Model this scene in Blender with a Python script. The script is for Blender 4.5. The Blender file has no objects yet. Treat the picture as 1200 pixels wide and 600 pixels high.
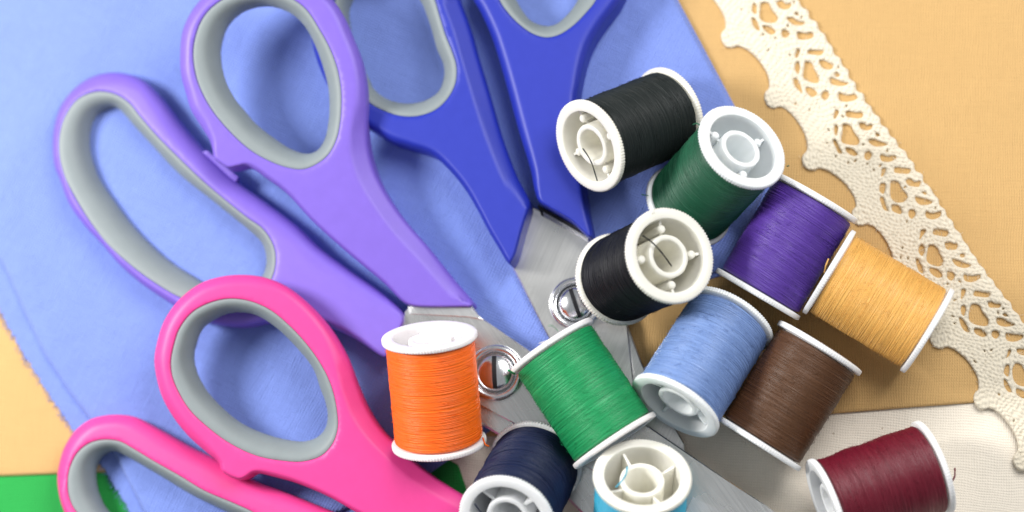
import bpy, math, random
import numpy as np
from mathutils import Vector, Matrix
from mathutils.geometry import delaunay_2d_cdt

random.seed(7); rng = np.random.default_rng(7)
scene = bpy.context.scene
S = 0.00025            # metres per photo pixel on the table
W, H = 1200.0, 600.0

# ------------------------------------------------------------------ camera
DIST = 2600.0
tgt = np.array([0., 0., 20.])
vdir = np.array([math.tan(math.radians(8)), -math.tan(math.radians(9)), 1.0]); vdir /= np.linalg.norm(vdir)
cpos = tgt + vdir * DIST
fwd = -vdir
right = np.cross(fwd, [0, 1, 0]); right /= np.linalg.norm(right)
up = np.cross(right, fwd)
cam = bpy.data.cameras.new('camera'); camo = bpy.data.objects.new('camera', cam)
scene.collection.objects.link(camo); scene.camera = camo
camo.matrix_world = Matrix(((right[0], up[0], -fwd[0], cpos[0]*S), (right[1], up[1], -fwd[1], cpos[1]*S),
                            (right[2], up[2], -fwd[2], cpos[2]*S), (0, 0, 0, 1)))
cam.sensor_width = 36; cam.lens = 36 * DIST / W
cam.clip_start = 0.01; cam.clip_end = 50
cam.dof.use_dof = True; cam.dof.focus_distance = (DIST - 105) * S; cam.dof.aperture_fstop = 4.6

# ------------------------------------------------------------------ world, lamps, exposure
world = bpy.data.worlds.new('World'); scene.world = world; world.use_nodes = True
bg = world.node_tree.nodes['Background']; bg.inputs[0].default_value = (0.93, 0.96, 1, 1); bg.inputs[1].default_value = 0.32
def area(name, loc, target, size, power, col):
    l = bpy.data.lights.new(name, 'AREA'); l.shape = 'DISK'; l.size = size; l.energy = power; l.color = col
    o = bpy.data.objects.new(name, l); scene.collection.objects.link(o)
    o.location = loc; o.rotation_euler = (Vector(target) - Vector(loc)).to_track_quat('-Z', 'Y').to_euler()
    return o
area('key_lamp', (-0.35, 0.07, 0.31), (-0.06, 0, 0), 0.14, 2.35, (1, 0.98, 0.95))
area('right_lamp', (0.24, 0.23, 0.42), (0.06, 0, 0), 0.34, 2.35, (1, 0.99, 0.97))
scene.view_settings.view_transform = 'Standard'; scene.view_settings.look = 'None'
scene.view_settings.exposure = 0.12; scene.view_settings.gamma = 1
scene.cycles.max_bounces = 8; scene.cycles.use_denoising = True

# ------------------------------------------------------------------ projection helpers
def ray(px, py):
    px = np.asarray(px, float); py = np.asarray(py, float)
    d = fwd[None]*DIST + right[None]*(px[..., None]-W/2) + up[None]*(H/2-py[..., None])
    return d
def PT(px, py, z):
    """photo pixel + height (px units) -> world point in px units"""
    d = ray(np.atleast_1d(px), np.atleast_1d(py)); z = np.broadcast_to(np.asarray(z, float), d.shape[:1])
    t = (z - cpos[2]) / d[:, 2]
    return cpos[None] + d * t[:, None]

# ------------------------------------------------------------------ object helpers
def link(o, parent=None):
    scene.collection.objects.link(o)
    if parent is not None: o.parent = parent
    return o
def tag(o, label=None, cat=None, group=None, kind=None):
    if label: o['label'] = label
    if cat: o['category'] = cat
    if group: o['group'] = group
    if kind: o['kind'] = kind
    return o
def mesh(name, V, F, smooth=True):
    m = bpy.data.meshes.new(name)
    V = np.asarray(V, float)
    m.from_pydata((V*S).tolist(), [], [tuple(map(int, f)) for f in F])
    if smooth: m.polygons.foreach_set('use_smooth', [True]*len(m.polygons))
    m.update()
    return m
def obj(name, m, mat, parent=None, org=None):
    """org: origin (px units, world); vertices are shifted so the object keeps its place"""
    if org is not None:
        m.transform(Matrix.Translation(Vector(-np.asarray(org)*S)))
    o = bpy.data.objects.new(name, m)
    if not m.materials: m.materials.append(None)
    o.material_slots[0].link = 'OBJECT'; o.material_slots[0].material = mat
    link(o, parent)
    if org is not None and parent is None: o.location = Vector(np.asarray(org)*S)
    return o
def empty(name, loc):
    o = bpy.data.objects.new(name, None); o.empty_display_size = 0.01; link(o)
    o.location = Vector(np.asarray(loc)*S); return o

# ------------------------------------------------------------------ materials
def newmat(name):
    m = bpy.data.materials.new(name); m.use_nodes = True
    nt = m.node_tree; return m, nt, nt.nodes['Principled BSDF']
def N(nt, t, **kw):
    n = nt.nodes.new(t)
    for k, v in kw.items(): setattr(n, k, v)
    return n
def noise(nt, vec, scale, detail=3, rough=0.5):
    n = N(nt, 'ShaderNodeTexNoise'); n.inputs['Scale'].default_value = scale
    n.inputs['Detail'].default_value = detail; n.inputs['Roughness'].default_value = rough
    nt.links.new(vec, n.inputs['Vector']); return n
def mapping(nt, scale, rot=(0, 0, 0)):
    tc = N(nt, 'ShaderNodeTexCoord'); mp = N(nt, 'ShaderNodeMapping')
    mp.inputs['Scale'].default_value = scale; mp.inputs['Rotation'].default_value = rot
    nt.links.new(tc.outputs['Object'], mp.inputs['Vector']); return mp.outputs[0]
def mathn(nt, op, a, b=None, c=None):
    n = N(nt, 'ShaderNodeMath', operation=op)
    for i, v in enumerate((a, b, c)):
        if v is None: continue
        if isinstance(v, (int, float)): n.inputs[i].default_value = v
        else: nt.links.new(v, n.inputs[i])
    return n.outputs[0]
def mixc(nt, fac, a, b):
    n = N(nt, 'ShaderNodeMix', data_type='RGBA')
    for s, v in ((n.inputs[0], fac), (n.inputs[6], a), (n.inputs[7], b)):
        if isinstance(v, (int, float)): s.default_value = v
        elif isinstance(v, tuple): s.default_value = (*v, 1)
        else: nt.links.new(v, s)
    return n.outputs[2]
def ramp(nt, fac, lo, hi):
    n = N(nt, 'ShaderNodeMapRange'); n.inputs[1].default_value = lo; n.inputs[2].default_value = hi
    nt.links.new(fac, n.inputs[0]); return n.outputs[0]
def bump(nt, bsdf, h, strength, dist):
    b = N(nt, 'ShaderNodeBump'); b.inputs['Strength'].default_value = strength; b.inputs['Distance'].default_value = dist
    nt.links.new(h, b.inputs['Height']); nt.links.new(b.outputs[0], bsdf.inputs['Normal']); return b
def scol(c, k): return tuple(min(1, x*k) for x in c)

def plastic(name, col, rough=0.46, sss=0.03, grain=0.45):
    m, nt, b = newmat(name)
    v = mapping(nt, (1, 1, 1))
    n1 = noise(nt, v, 260, 4); n2 = noise(nt, v, 3800, 2)
    nt.links.new(mixc(nt, ramp(nt, n1.outputs[0], .3, .7), scol(col, .975), scol(col, 1.02)), b.inputs['Base Color'])
    r = mathn(nt, 'MULTIPLY_ADD', n1.outputs[0], 0.06, rough-0.03); nt.links.new(r, b.inputs['Roughness'])
    b.inputs['Subsurface Weight'].default_value = sss; b.inputs['Subsurface Radius'].default_value = (1, .8, .9)
    b.inputs['Subsurface Scale'].default_value = 0.0015
    b.inputs['Specular IOR Level'].default_value = 0.4
    bump(nt, b, n2.outputs[0], grain, 0.00004)
    return m
def fabric(name, col, rot=0, rib=(2.3, 2.9), contrast=0.5, streak=0.10, sheen=0.15, spots=None, cross=0.5, wrinkle=0):
    """plain weave: warp ribs (fine, uneven) crossed by weft, slubs and slow tone drift"""
    m, nt, b = newmat(name)
    v = mapping(nt, (1/S, 1/S, 1/S), (0, 0, rot))
    sep = N(nt, 'ShaderNodeSeparateXYZ')
    wob = noise(nt, v, 0.02, 2); 
    nt.links.new(v, sep.inputs[0])
    wx = mathn(nt, 'MULTIPLY_ADD', wob.outputs[0], 9.0, sep.outputs[0])
    wy = mathn(nt, 'MULTIPLY_ADD', wob.outputs[0], -9.0, sep.outputs[1])
    s1 = mathn(nt, 'SINE', mathn(nt, 'MULTIPLY', wx, 2*math.pi/rib[0]))
    s2 = mathn(nt, 'SINE', mathn(nt, 'MULTIPLY', wy, 2*math.pi/rib[1]))
    mp = N(nt, 'ShaderNodeMapping'); mp.inputs['Scale'].default_value = (0.42, 0.028, 1); nt.links.new(v, mp.inputs[0])
    mq = N(nt, 'ShaderNodeMapping'); mq.inputs['Scale'].default_value = (0.02, 0.38, 1); nt.links.new(v, mq.inputs[0])
    yarn = noise(nt, mp.outputs[0], 1, 3, .6); slub = noise(nt, mq.outputs[0], 1, 3, .6)
    weave = mathn(nt, 'ADD', mathn(nt, 'MULTIPLY', s1, 0.5), mathn(nt, 'MULTIPLY', s2, cross))
    prod = mathn(nt, 'MULTIPLY', s1, s2)
    weave = mathn(nt, 'MULTIPLY_ADD', prod, 0.35, weave)
    grain = noise(nt, v, 0.45, 3, .7)
    h = mathn(nt, 'MULTIPLY_ADD', yarn.outputs[0], 1.8, weave)
    h = mathn(nt, 'MULTIPLY_ADD', slub.outputs[0], 1.5, h)
    h = mathn(nt, 'MULTIPLY_ADD', grain.outputs[0], 1.2, h)
    tone = mathn(nt, 'ADD', mathn(nt, 'MULTIPLY_ADD', yarn.outputs[0], 1, -0.5), mathn(nt, 'MULTIPLY_ADD', slub.outputs[0], 1, -0.5))
    tone = mathn(nt, 'MULTIPLY_ADD', weave, 0.12*contrast/0.5, mathn(nt, 'MULTIPLY', tone, streak*6))
    fac = mathn(nt, 'ADD', tone, 0.5); fac.node.use_clamp = True
    c = mixc(nt, fac, scol(col, .80), scol(col, 1.14))
    if spots:
        vo = N(nt, 'ShaderNodeTexVoronoi'); vo.inputs['Scale'].default_value = 0.035; nt.links.new(v, vo.inputs['Vector'])
        c = mixc(nt, mathn(nt, 'MULTIPLY', mathn(nt, 'LESS_THAN', vo.outputs['Distance'], 0.045), .55), c, spots)
    nt.links.new(c, b.inputs['Base Color'])
    b.inputs['Roughness'].default_value = 0.85; b.inputs['Specular IOR Level'].default_value = 0.15
    b.inputs['Sheen Weight'].default_value = sheen
    bn = bump(nt, b, h, contrast, 0.00018)
    if wrinkle:
        w1 = noise(nt, v, .018, 3, .55); w2 = noise(nt, v, .075, 2, .5)
        hh = mathn(nt, 'MULTIPLY_ADD', w2.outputs[0], .09, w1.outputs[0])
        b2 = N(nt, 'ShaderNodeBump'); b2.inputs['Strength'].default_value = .42*wrinkle; b2.inputs['Distance'].default_value = 0.0022
        nt.links.new(hh, b2.inputs['Height']); nt.links.new(b2.outputs[0], bn.inputs['Normal'])
    return m
def threadmat(name, col, spec=0.35):
    m, nt, b = newmat(name)
    tc = N(nt, 'ShaderNodeTexCoord')
    mp = N(nt, 'ShaderNodeMapping'); mp.inputs['Scale'].default_value = (.04/S, .04/S, .95/S); nt.links.new(tc.outputs['Object'], mp.inputs[0])
    a = noise(nt, mp.outputs[0], 1, 3, .6)
    mp2 = N(nt, 'ShaderNodeMapping'); mp2.inputs['Scale'].default_value = (.8/S, .8/S, .8/S); nt.links.new(tc.outputs['Object'], mp2.inputs[0])
    g = noise(nt, mp2.outputs[0], 1, 2, .6)
    f = mathn(nt, 'ADD', mathn(nt, 'MULTIPLY', a.outputs[0], .55), mathn(nt, 'MULTIPLY', g.outputs[0], .45))
    nt.links.new(mixc(nt, ramp(nt, f, .36, .64), scol(col, .88), scol(col, 1.12)), b.inputs['Base Color'])
    b.inputs['Roughness'].default_value = 0.43; b.inputs['Specular IOR Level'].default_value = spec*1.4
    b.inputs['Sheen Weight'].default_value = 0.08; b.inputs['Sheen Tint'].default_value = (*scol(col, 1.5), 1)
    bump(nt, b, g.outputs[0], .5, 0.00012)
    return m
def whiteplastic(name, col):
    m, nt, b = newmat(name)
    v = mapping(nt, (1, 1, 1)); n = noise(nt, v, 500, 3)
    nt.links.new(mixc(nt, n.outputs[0], scol(col, .96), col), b.inputs['Base Color'])
    b.inputs['Roughness'].default_value = 0.32; b.inputs['Subsurface Weight'].default_value = 0.5
    b.inputs['Subsurface Radius'].default_value = (1, 1, .9); b.inputs['Subsurface Scale'].default_value = 0.0022
    bump(nt, b, n.outputs[0], .15, 0.0001)
    return m
def metal(name, ang, col=(.84, .84, .82), rough=.30, lines=1.0):
    m, nt, b = newmat(name)
    v = mapping(nt, (1/S, 1/S, 1/S), (0, 0, ang))
    mp = N(nt, 'ShaderNodeMapping'); mp.inputs['Scale'].default_value = (.9, .012, .5); nt.links.new(v, mp.inputs[0])
    n = noise(nt, mp.outputs[0], 1, 4, .65); n2 = noise(nt, v, .02, 3)
    nt.links.new(mixc(nt, ramp(nt, n.outputs[0], .3, .7), scol(col, .86), scol(col, 1.1)), b.inputs['Base Color'])
    b.inputs['Metallic'].default_value = 1
    nt.links.new(mathn(nt, 'MULTIPLY_ADD', n2.outputs[0], .16, rough-.08), b.inputs['Roughness'])
    bump(nt, b, n.outputs[0], .35*lines, 0.00006)
    return m

M_purple = plastic('purple_plastic', (.188, .115, .56))
M_pink = plastic('pink_plastic', (.74, .052, .275))
M_blue = plastic('blue_plastic', (.017, .031, .36))
M_grey = plastic('grey_rubber', (.225, .26, .27), rough=.55, sss=0.02)
M_steel_b = metal('steel_blue_pair', math.radians(25))
M_steel_p = metal('steel_purple_pair', math.radians(-35), rough=.27)
M_steel_g = metal('ground_steel', math.radians(-35), (.8, .8, .8), .3, 2.0)
M_screw = metal('polished_screw', 0, (.82, .83, .85), .2, .2)
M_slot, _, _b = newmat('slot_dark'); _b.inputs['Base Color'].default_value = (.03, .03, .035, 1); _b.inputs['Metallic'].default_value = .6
M_clothblue = fabric('blue_cotton', (.205, .29, .72), math.radians(28), (3.4, 3.0), .75, .05, .2, wrinkle=1)
M_clothgold = fabric('gold_cotton', (.61, .385, .160), math.radians(2), (2.9, 3.4), .55, .04, .1, cross=.15)
M_clothcream = fabric('cream_cotton', (.88, .80, .685), math.radians(6), (3.0, 3.0), .4, .035, .1, wrinkle=.8, spots=(.35, .25, .15))
M_clothgreen = fabric('green_cotton', (.028, .36, .072), math.radians(0), (3.0, 3.0), .5, .04, .1)
M_lace = fabric('cotton_lace', (.76, .69, .56), math.radians(35), (1.9, 1.9), .12, .02, .1)
M_table, _, _tb = newmat('table_paint'); _tb.inputs['Base Color'].default_value = (.7, .68, .64, 1)

# ------------------------------------------------------------------ 2-D region mesher
def spline(pts, step=2.5, closed=True):
    P = np.array([p[:2] for p in pts], float); n = len(P)
    A = np.array([p[2] if len(p) > 2 else np.nan for p in pts], float)
    if np.isnan(A).all(): A[:] = 12
    else:
        last = A[~np.isnan(A)][0]
        for i in range(n):
            if np.isnan(A[i]): A[i] = last
            last = A[i]
    out = []; oa = []
    rngi = range(n) if closed else range(n-1)
    for i in rngi:
        if closed: p0, p1, p2, p3 = P[i-1], P[i], P[(i+1) % n], P[(i+2) % n]
        else: p0, p1, p2, p3 = P[max(i-1, 0)], P[i], P[i+1], P[min(i+2, n-1)]
        k = max(1, int(round(np.linalg.norm(p2-p1)/step)))
        d1 = max(np.linalg.norm(p1-p0), 1e-6)**.5; d2 = max(np.linalg.norm(p2-p1), 1e-6)**.5; d3 = max(np.linalg.norm(p3-p2), 1e-6)**.5
        m1 = ((p1-p0)/d1 - (p2-p0)/(d1+d2) + (p2-p1)/d2)*d2 if np.linalg.norm(p1-p0) > 1e-6 else p2-p1
        m2 = ((p2-p1)/d2 - (p3-p1)/(d2+d3) + (p3-p2)/d3)*d2 if np.linalg.norm(p3-p2) > 1e-6 else p2-p1
        for j in range(k):
            t = j/k
            out.append((2*t**3-3*t*t+1)*p1 + (t**3-2*t*t+t)*m1 + (-2*t**3+3*t*t)*p2 + (t**3-t*t)*m2)
            oa.append(A[i]*(1-t)+A[(i+1) % n]*t)
    if not closed: out.append(P[-1]); oa.append(A[-1])
    return np.array(out), np.array(oa)
def inside(poly, Q):
    x, y = Q[:, 0], Q[:, 1]; r = np.zeros(len(Q), bool); n = len(poly)
    for i in range(n):
        x1, y1 = poly[i-1]; x2, y2 = poly[i]
        if y1 == y2: continue
        c = ((y1 > y) != (y2 > y)) & (x < (x2-x1)*(y-y1)/(y2-y1)+x1)
        r ^= c
    return r
def dist(poly, Q, attr=None, chunk=2000):
    a = np.roll(poly, 1, 0); b = poly; ab = b-a; L2 = (ab**2).sum(1)+1e-12
    D = np.empty(len(Q)); At = np.empty(len(Q))
    for s in range(0, len(Q), chunk):
        q = Q[s:s+chunk, None, :]
        t = np.clip(((q-a)*ab).sum(2)/L2, 0, 1)
        d = np.linalg.norm(q-(a+t[..., None]*ab), axis=2); i = d.argmin(1)
        D[s:s+chunk] = d[np.arange(len(i)), i]
        if attr is not None: At[s:s+chunk] = attr[i]
    return (D, At) if attr is not None else D
def cdt(loops, extra):
    V = []; E = []
    for L in loops:
        o = len(V); n = len(L); V += [tuple(p) for p in L]; E += [(o+i, o+(i+1) % n) for i in range(n)]
    V += [tuple(p) for p in extra]
    v, e, f, *_ = delaunay_2d_cdt([Vector(p) for p in V], E, [], 0, 1e-4)
    v = np.array([(p.x, p.y) for p in v]); f = np.array([list(t) for t in f if len(t) == 3])
    c = v[f].mean(1); k = inside(loops[0], c)
    for L in loops[1:]: k &= ~inside(L, c)
    f = f[k]
    a = v[f[:, 1]]-v[f[:, 0]]; b = v[f[:, 2]]-v[f[:, 0]]; fl = (a[:, 0]*b[:, 1]-a[:, 1]*b[:, 0]) > 0
    # pixel y points down: make faces wind upward (+z) once mapped
    f[fl] = f[fl][:, ::-1]
    return v, f
def grid(loop, sp, jit=.25):
    lo = loop.min(0); hi = loop.max(0)
    xs = np.arange(lo[0], hi[0], sp); ys = np.arange(lo[1], hi[1], sp*.87)
    G = np.array([(x+(sp/2 if j % 2 else 0), y) for j, y in enumerate(ys) for x in xs])
    return G + rng.uniform(-jit*sp, jit*sp, G.shape)*.5
def solid(name, v, f, ztop, zbot, keepxy_from_top=True):
    """v: pixel coords; ztop/zbot arrays of heights -> closed shell"""
    T = PT(v[:, 0], v[:, 1], ztop); B = T.copy(); B[:, 2] = zbot
    n = len(v)
    # boundary edges
    ed = {}
    for t in f:
        for i in range(3):
            a, b = t[i], t[(i+1) % 3]; ed[(a, b)] = 1
    bd = [(a, b) for (a, b) in ed if (b, a) not in ed]
    F = [tuple(t) for t in f] + [tuple(t[::-1]+n) for t in f] + [(b, a, a+n, b+n) for a, b in bd]
    return np.vstack([T, B]), F
def rings(loop, offs, poly_in):
    nx = np.roll(loop, -1, 0)-np.roll(loop, 1, 0); L = np.linalg.norm(nx, axis=1, keepdims=True)+1e-9
    nm = np.stack([-nx[:, 1], nx[:, 0]], 1)/L
    test = loop+nm*.5
    if inside(loop, test).mean() < .5: nm = -nm
    out = []
    for o in offs:
        q = loop+nm*o; q = q[inside(loop, q)]
        if len(q): q = q[dist(loop, q) > o-.25]
        out.append(q[:: 2 if o > 6 else 1])
    return out

# ------------------------------------------------------------------ scissor handles
def handle(root, org, outer, greyo, hole, zplane, thick, mat, deep=None, soft=1.0):
    lo, wa = spline(outer); lg, _ = spline(greyo); lh, _ = spline(hole)
    zf = lambda q: zplane[0]+zplane[1]*(q[:, 0]-zplane[3])+zplane[2]*(q[:, 1]-zplane[4])
    Tm = min(thick, 40)*.42; drop = Tm
    # coloured shell
    ex = rings(lo, [1, 2.2, 4, 6, 8.5, 11, 14, 17, 20, 23], lo)
    g = grid(lo, 5); g = g[inside(lo, g)]; g = g[dist(lo, g) > 25]; ex.append(g)
    ex = np.vstack(ex); k = ~inside(lg, ex); ex = ex[k]; ex = ex[dist(lg, ex) > 1.6]
    gr = rings(lg[::-1], [0], lg)
    ringg = []
    nx = np.roll(lg, -1, 0)-np.roll(lg, 1, 0); nm = np.stack([-nx[:, 1], nx[:, 0]], 1)/(np.linalg.norm(nx, axis=1, keepdims=True)+1e-9)
    if inside(lg, lg+nm*.5).mean() > .5: nm = -nm
    q = lg+nm*1.0; q = q[inside(lo, q)]; q = q[dist(lo, q) > 1]; ex = np.vstack([ex, q])
    v, f = cdt([lo, lg], ex)
    d, w = dist(lo, v, wa); dg = dist(lg, v)
    hd = np.clip((w-13.5)/6, 0, 1); hd = hd*hd*(3-2*hd)
    t = np.clip(d/(w*(1+(soft-1)*np.clip((w-10.5)/3, 0, 1))), 0, 1)
    prof = hd*(0.25*(1-(1-np.clip(d/3, 0, 1))**2)+0.75*t) + (1-hd)*np.sqrt(np.clip(1-(1-t)**2, 0, 1))
    zt = zf(v); ztop = zt - drop*(1-prof) - 1.6*np.exp(-dg/0.9)
    tb = np.clip(d/5, 0, 1); thk = thick if deep is None else thick+deep[0]*np.clip(((v[:, 0]-deep[1])*deep[3]+(v[:, 1]-deep[2])*deep[4])/deep[5], 0, 1)
    zb = zt-drop - (thk-drop)*np.sqrt(np.clip(1-(1-tb)**2, 0, 1))
    V, F = solid('h', v, f, ztop, zb)
    ho = obj('handle', mesh('handle', V, F), mat, root, org)
    # grey liner
    g = np.vstack([grid(lg, 2.8), ]); g = g[inside(lg, g) & ~inside(lh, g)]
    g = g[(dist(lg, g) > 1.2) & (dist(lh, g) > 1.2)]
    rg = rings(lg, [1.0], lg)[0]; rg = rg[dist(lh, rg) > 1.2]
    v, f = cdt([lg, lh], np.vstack([g, rg]))
    a = dist(lg, v); b = dist(lh, v); t = b/(a+b+1e-6)
    zt = zf(v); wide = np.clip((a+b-8)/18, 0, 1)
    hh = drop*(1.15+wide*.55)
    zm = zt-hh
    ztop = zm + (hh-drop*.1)*np.sin(np.clip(t*1.12, 0, 1)*math.pi/2)**.75 - 0.8*np.exp(-a/0.9)
    tb = np.clip(b/6, 0, 1); zb = zm-(thick-hh)*np.sqrt(np.clip(1-(1-tb)**2, 0, 1))
    V, F = solid('g', v, f, ztop, zb)
    obj('grip_liner', mesh('grip_liner', V, F), M_grey, ho, org)
    return ho
def plate(name, root, org, pts, z0, z1, mat, bev=1.3, zslope=(0, 0, 600, 300), parent_org=True, step=3, hollow=None):
    lo, _ = spline([(p[0], p[1], 0) for p in pts], step)
    # straight-edged: plain resample keeps the corners crisp
    out = []
    P = np.array([p[:2] for p in pts], float)
    for i in range(len(P)):
        a, b = P[i], P[(i+1) % len(P)]; k = max(1, int(np.linalg.norm(b-a)/6))
        out += [a+(b-a)*j/k for j in range(k)]
    lo = np.array(out)
    g = grid(lo, 14); g = g[inside(lo, g)]; g = g[dist(lo, g) > 6]
    ex = np.vstack(rings(lo, [bev], lo)+[g])
    v, f = cdt([lo], ex)
    d = dist(lo, v); t = np.clip(d/bev, 0, 1)
    sl = zslope[0]*(v[:, 0]-zslope[2])+zslope[1]*(v[:, 1]-zslope[3])
    V, F = solid(name, v, f, z1-bev*.8*(1-t)+sl, np.full(len(v), z0)+sl)
    return obj(name, mesh(name, V, F, smooth=False), mat, root, org)
def lathe(prof, seg=64, mod=None):
    V = []; F = []; n = len(prof)
    for i in range(seg):
        a = 2*math.pi*i/seg
        for j, (r, z) in enumerate(prof):
            rr = r*(mod(i, j) if mod else 1); V.append((rr*math.cos(a), rr*math.sin(a), z))
    for i in range(seg):
        i2 = (i+1) % seg
        for j in range(n-1): F.append((i*n+j, i2*n+j, i2*n+j+1, i*n+j+1))
    return V, F
def pivot(root, org, px, py, z, R, rotz):
    c = PT(px, py, z)[0]
    k = R/33.
    ringp = [(33*k, -4), (33*k, 3), (32*k, 5.5), (30*k, 7.2), (27.5*k, 7.6), (25.5*k, 6.5), (24*k, 4.0), (23.2*k, 1), (23*k, -2)]
    V, F = lathe(ringp, 72); V = np.array(V)+c
    rg = obj('pivot_ring', mesh('pivot_ring', V, F), M_screw, root, org)
    dome = [(22.6*k, -3), (22.4*k, 1.5), (21.5*k, 3.6)] + [(21*k*math.cos(a), 4+8.5*math.sin(a)) for a in np.linspace(.1, math.pi/2-.02, 9)] + [(0.01, 12.5)]
    V, F = lathe(dome, 72); V = np.array(V)
    obj('screw_head', mesh('screw_head', V+c, F), M_screw, rg, org)
    # slot: narrow dark bar set into the dome with steel lips
    def bar(hw, hl, z0, z1, off=0):
        Vb = []
        for zz in (z0, z1):
            for x, y in ((-hw, -hl), (hw, -hl), (hw, hl), (-hw, hl)): Vb.append((x+off, y, zz if zz == z0 else zz))
        Fb = [(4, 5, 6, 7), (0, 3, 2, 1), (0, 1, 5, 4), (1, 2, 6, 5), (2, 3, 7, 6), (3, 0, 4, 7)]
        Vb = np.array(Vb); ca, sa = math.cos(rotz), math.sin(rotz)
        X = Vb[:, 0]*ca-Vb[:, 1]*sa; Y = Vb[:, 0]*sa+Vb[:, 1]*ca; Vb[:, 0], Vb[:, 1] = X, Y
        return Vb, Fb
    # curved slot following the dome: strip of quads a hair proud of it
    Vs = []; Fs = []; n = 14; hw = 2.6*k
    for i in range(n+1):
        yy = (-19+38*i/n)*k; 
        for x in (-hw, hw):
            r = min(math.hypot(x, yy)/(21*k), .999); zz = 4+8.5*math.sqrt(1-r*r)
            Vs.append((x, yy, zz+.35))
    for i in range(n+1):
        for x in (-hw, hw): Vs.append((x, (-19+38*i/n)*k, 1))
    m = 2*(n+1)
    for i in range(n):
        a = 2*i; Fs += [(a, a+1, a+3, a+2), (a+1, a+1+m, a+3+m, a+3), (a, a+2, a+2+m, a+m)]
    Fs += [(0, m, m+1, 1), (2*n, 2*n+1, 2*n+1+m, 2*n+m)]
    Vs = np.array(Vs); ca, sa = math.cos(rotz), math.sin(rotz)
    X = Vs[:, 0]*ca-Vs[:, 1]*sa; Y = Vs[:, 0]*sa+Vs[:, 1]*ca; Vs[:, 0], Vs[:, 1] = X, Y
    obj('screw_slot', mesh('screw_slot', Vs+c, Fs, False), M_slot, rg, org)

def fibres(name, P, dirs, mat, parent, org, rad=.25, ln=(4, 9), curl=.5, lift=1.5):
    Vs = []; F = []; off = 0
    for p, d in zip(P, dirs):
        L_ = rng.uniform(*ln); c = rng.normal(0, curl); pts = []
        q = np.array(p, float); a = math.atan2(d[1], d[0])+rng.normal(0, .5); up_ = rng.uniform(.1, 1)*lift
        for s_ in np.linspace(0, 1, 6):
            pts.append(q+[0, 0, up_*math.sin(math.pi*s_)]); q = q+np.array([math.cos(a), math.sin(a), 0])*L_/5; a += c*.4
        for i, t in enumerate(pts):
            for k in range(3):
                b = 2*math.pi*k/3; Vs.append(t+rad*np.array([math.cos(b)*-math.sin(a), math.cos(b)*math.cos(a), math.sin(b)]))
        for i in range(5):
            for k in range(3): F.append((off+i*3+k, off+i*3+(k+1) % 3, off+i*3+3+(k+1) % 3, off+i*3+3+k))
        off += 18
    o = obj(name, mesh(name, np.array(Vs), F), mat, parent, org); tag(o, kind='stuff'); return o
# ------------------------------------------------------------------ table and cloths
def sheet(name, pts, z0, th, mat, step, wav, label, round_w=4, fray=0, drape=None):
    P = np.array([p[:2] for p in pts], float); fr = [p[2] if len(p) > 2 else 0 for p in pts]
    out = []
    for i in range(len(P)):
        a, b = P[i], P[(i+1) % len(P)]; st = 2.0 if fr[i] else 6.0
        k = max(1, int(np.linalg.norm(b-a)/st)); nrm = np.array([-(b-a)[1], (b-a)[0]])/max(np.linalg.norm(b-a), 1e-6)
        for j in range(k):
            q = a+(b-a)*j/k
            if fr[i]: q = q+nrm*rng.normal(0, fr[i])
            out.append(q)
    lo = np.array(out)
    g = grid(lo, step); g = g[inside(lo, g)]; g = g[dist(lo, g) > round_w+2]
    ex = np.vstack(rings(lo, [1.2, 2.6, round_w], lo)[:3]+[g])
    v, f = cdt([lo], ex)
    d = dist(lo, v); t = np.clip(d/round_w, 0, 1)
    z = z0+th*np.sqrt(np.clip(1-(1-t)**2, 0.02, 1))
    if wav: z = z+wav(v)
    V, F = solid(name, v, f, z, np.full(len(v), z0-.0)+ (wav(v) if wav else 0))
    o = obj(name, mesh(name, V, F), mat, None, PT(*P.mean(0), z0)[0])
    tag(o, label, 'fabric'); return o
tb = []
for zz in (-30, -1.5):
    for x, y in ((-1400, -1000), (1400, -1000), (1400, 1000), (-1400, 1000)): tb.append((x, y, zz))
to = obj('table_top', mesh('table_top', tb, [(4, 5, 6, 7), (0, 3, 2, 1), (0, 1, 5, 4), (1, 2, 6, 5), (2, 3, 7, 6), (3, 0, 4, 7)], False), M_table)
tag(to, kind='structure')

def bumpf(cx, cy, sx, sy, rot, h):
    c, s = math.cos(rot), math.sin(rot)
    return lambda q: h*np.exp(-((((q[:, 0]-cx)*c+(q[:, 1]-cy)*s)/sx)**2+((-(q[:, 0]-cx)*s+(q[:, 1]-cy)*c)/sy)**2))
low = lambda q, a: a*(np.sin(q[:, 0]*.011+q[:, 1]*.004+1)*np.cos(q[:, 1]*.013-q[:, 0]*.003)+1)
sheet('green_fabric', [(-260, 500), (300, 500), (519, 535), (537, 545), (548, 577), (566, 640), (600, 760), (600, 900), (-260, 900)], 0, 1.6, M_clothgreen, 14, lambda q: low(q, .5),
      'bright green cotton cloth showing under the orange cloth at bottom left')
sheet('cream_fabric', [(420, 470), (1460, 440), (1460, 900), (420, 900)], -1.3, 1.2, M_clothcream, 12,
      lambda q: low(q, .3)+bumpf(1165, 520, 30, 60, -.5, 3)(q)+bumpf(905, 600, 26, 90, .3, 2.5)(q),
      'cream unbleached cotton cloth under the dark red thread spool')
gold_edge = [(-260, 566), (0, 558), (80, 555), (300, 548), (565, 512), (760, 498), (950, 487), (1060, 478), (1142, 472), (1460, 450)]
sheet('golden_fabric', gold_edge+[(1460, -320), (-260, -320)], 2.6, 3.2, M_clothgold, 12,
      lambda q: low(q, .7)+bumpf(1190, 40, 20, 160, -.6, 1.6)(q)+bumpf(1100, 120, 300, 10, .02, .8)(q),
      'golden yellow woven cotton cloth lying under the white lace', round_w=5)
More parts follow.
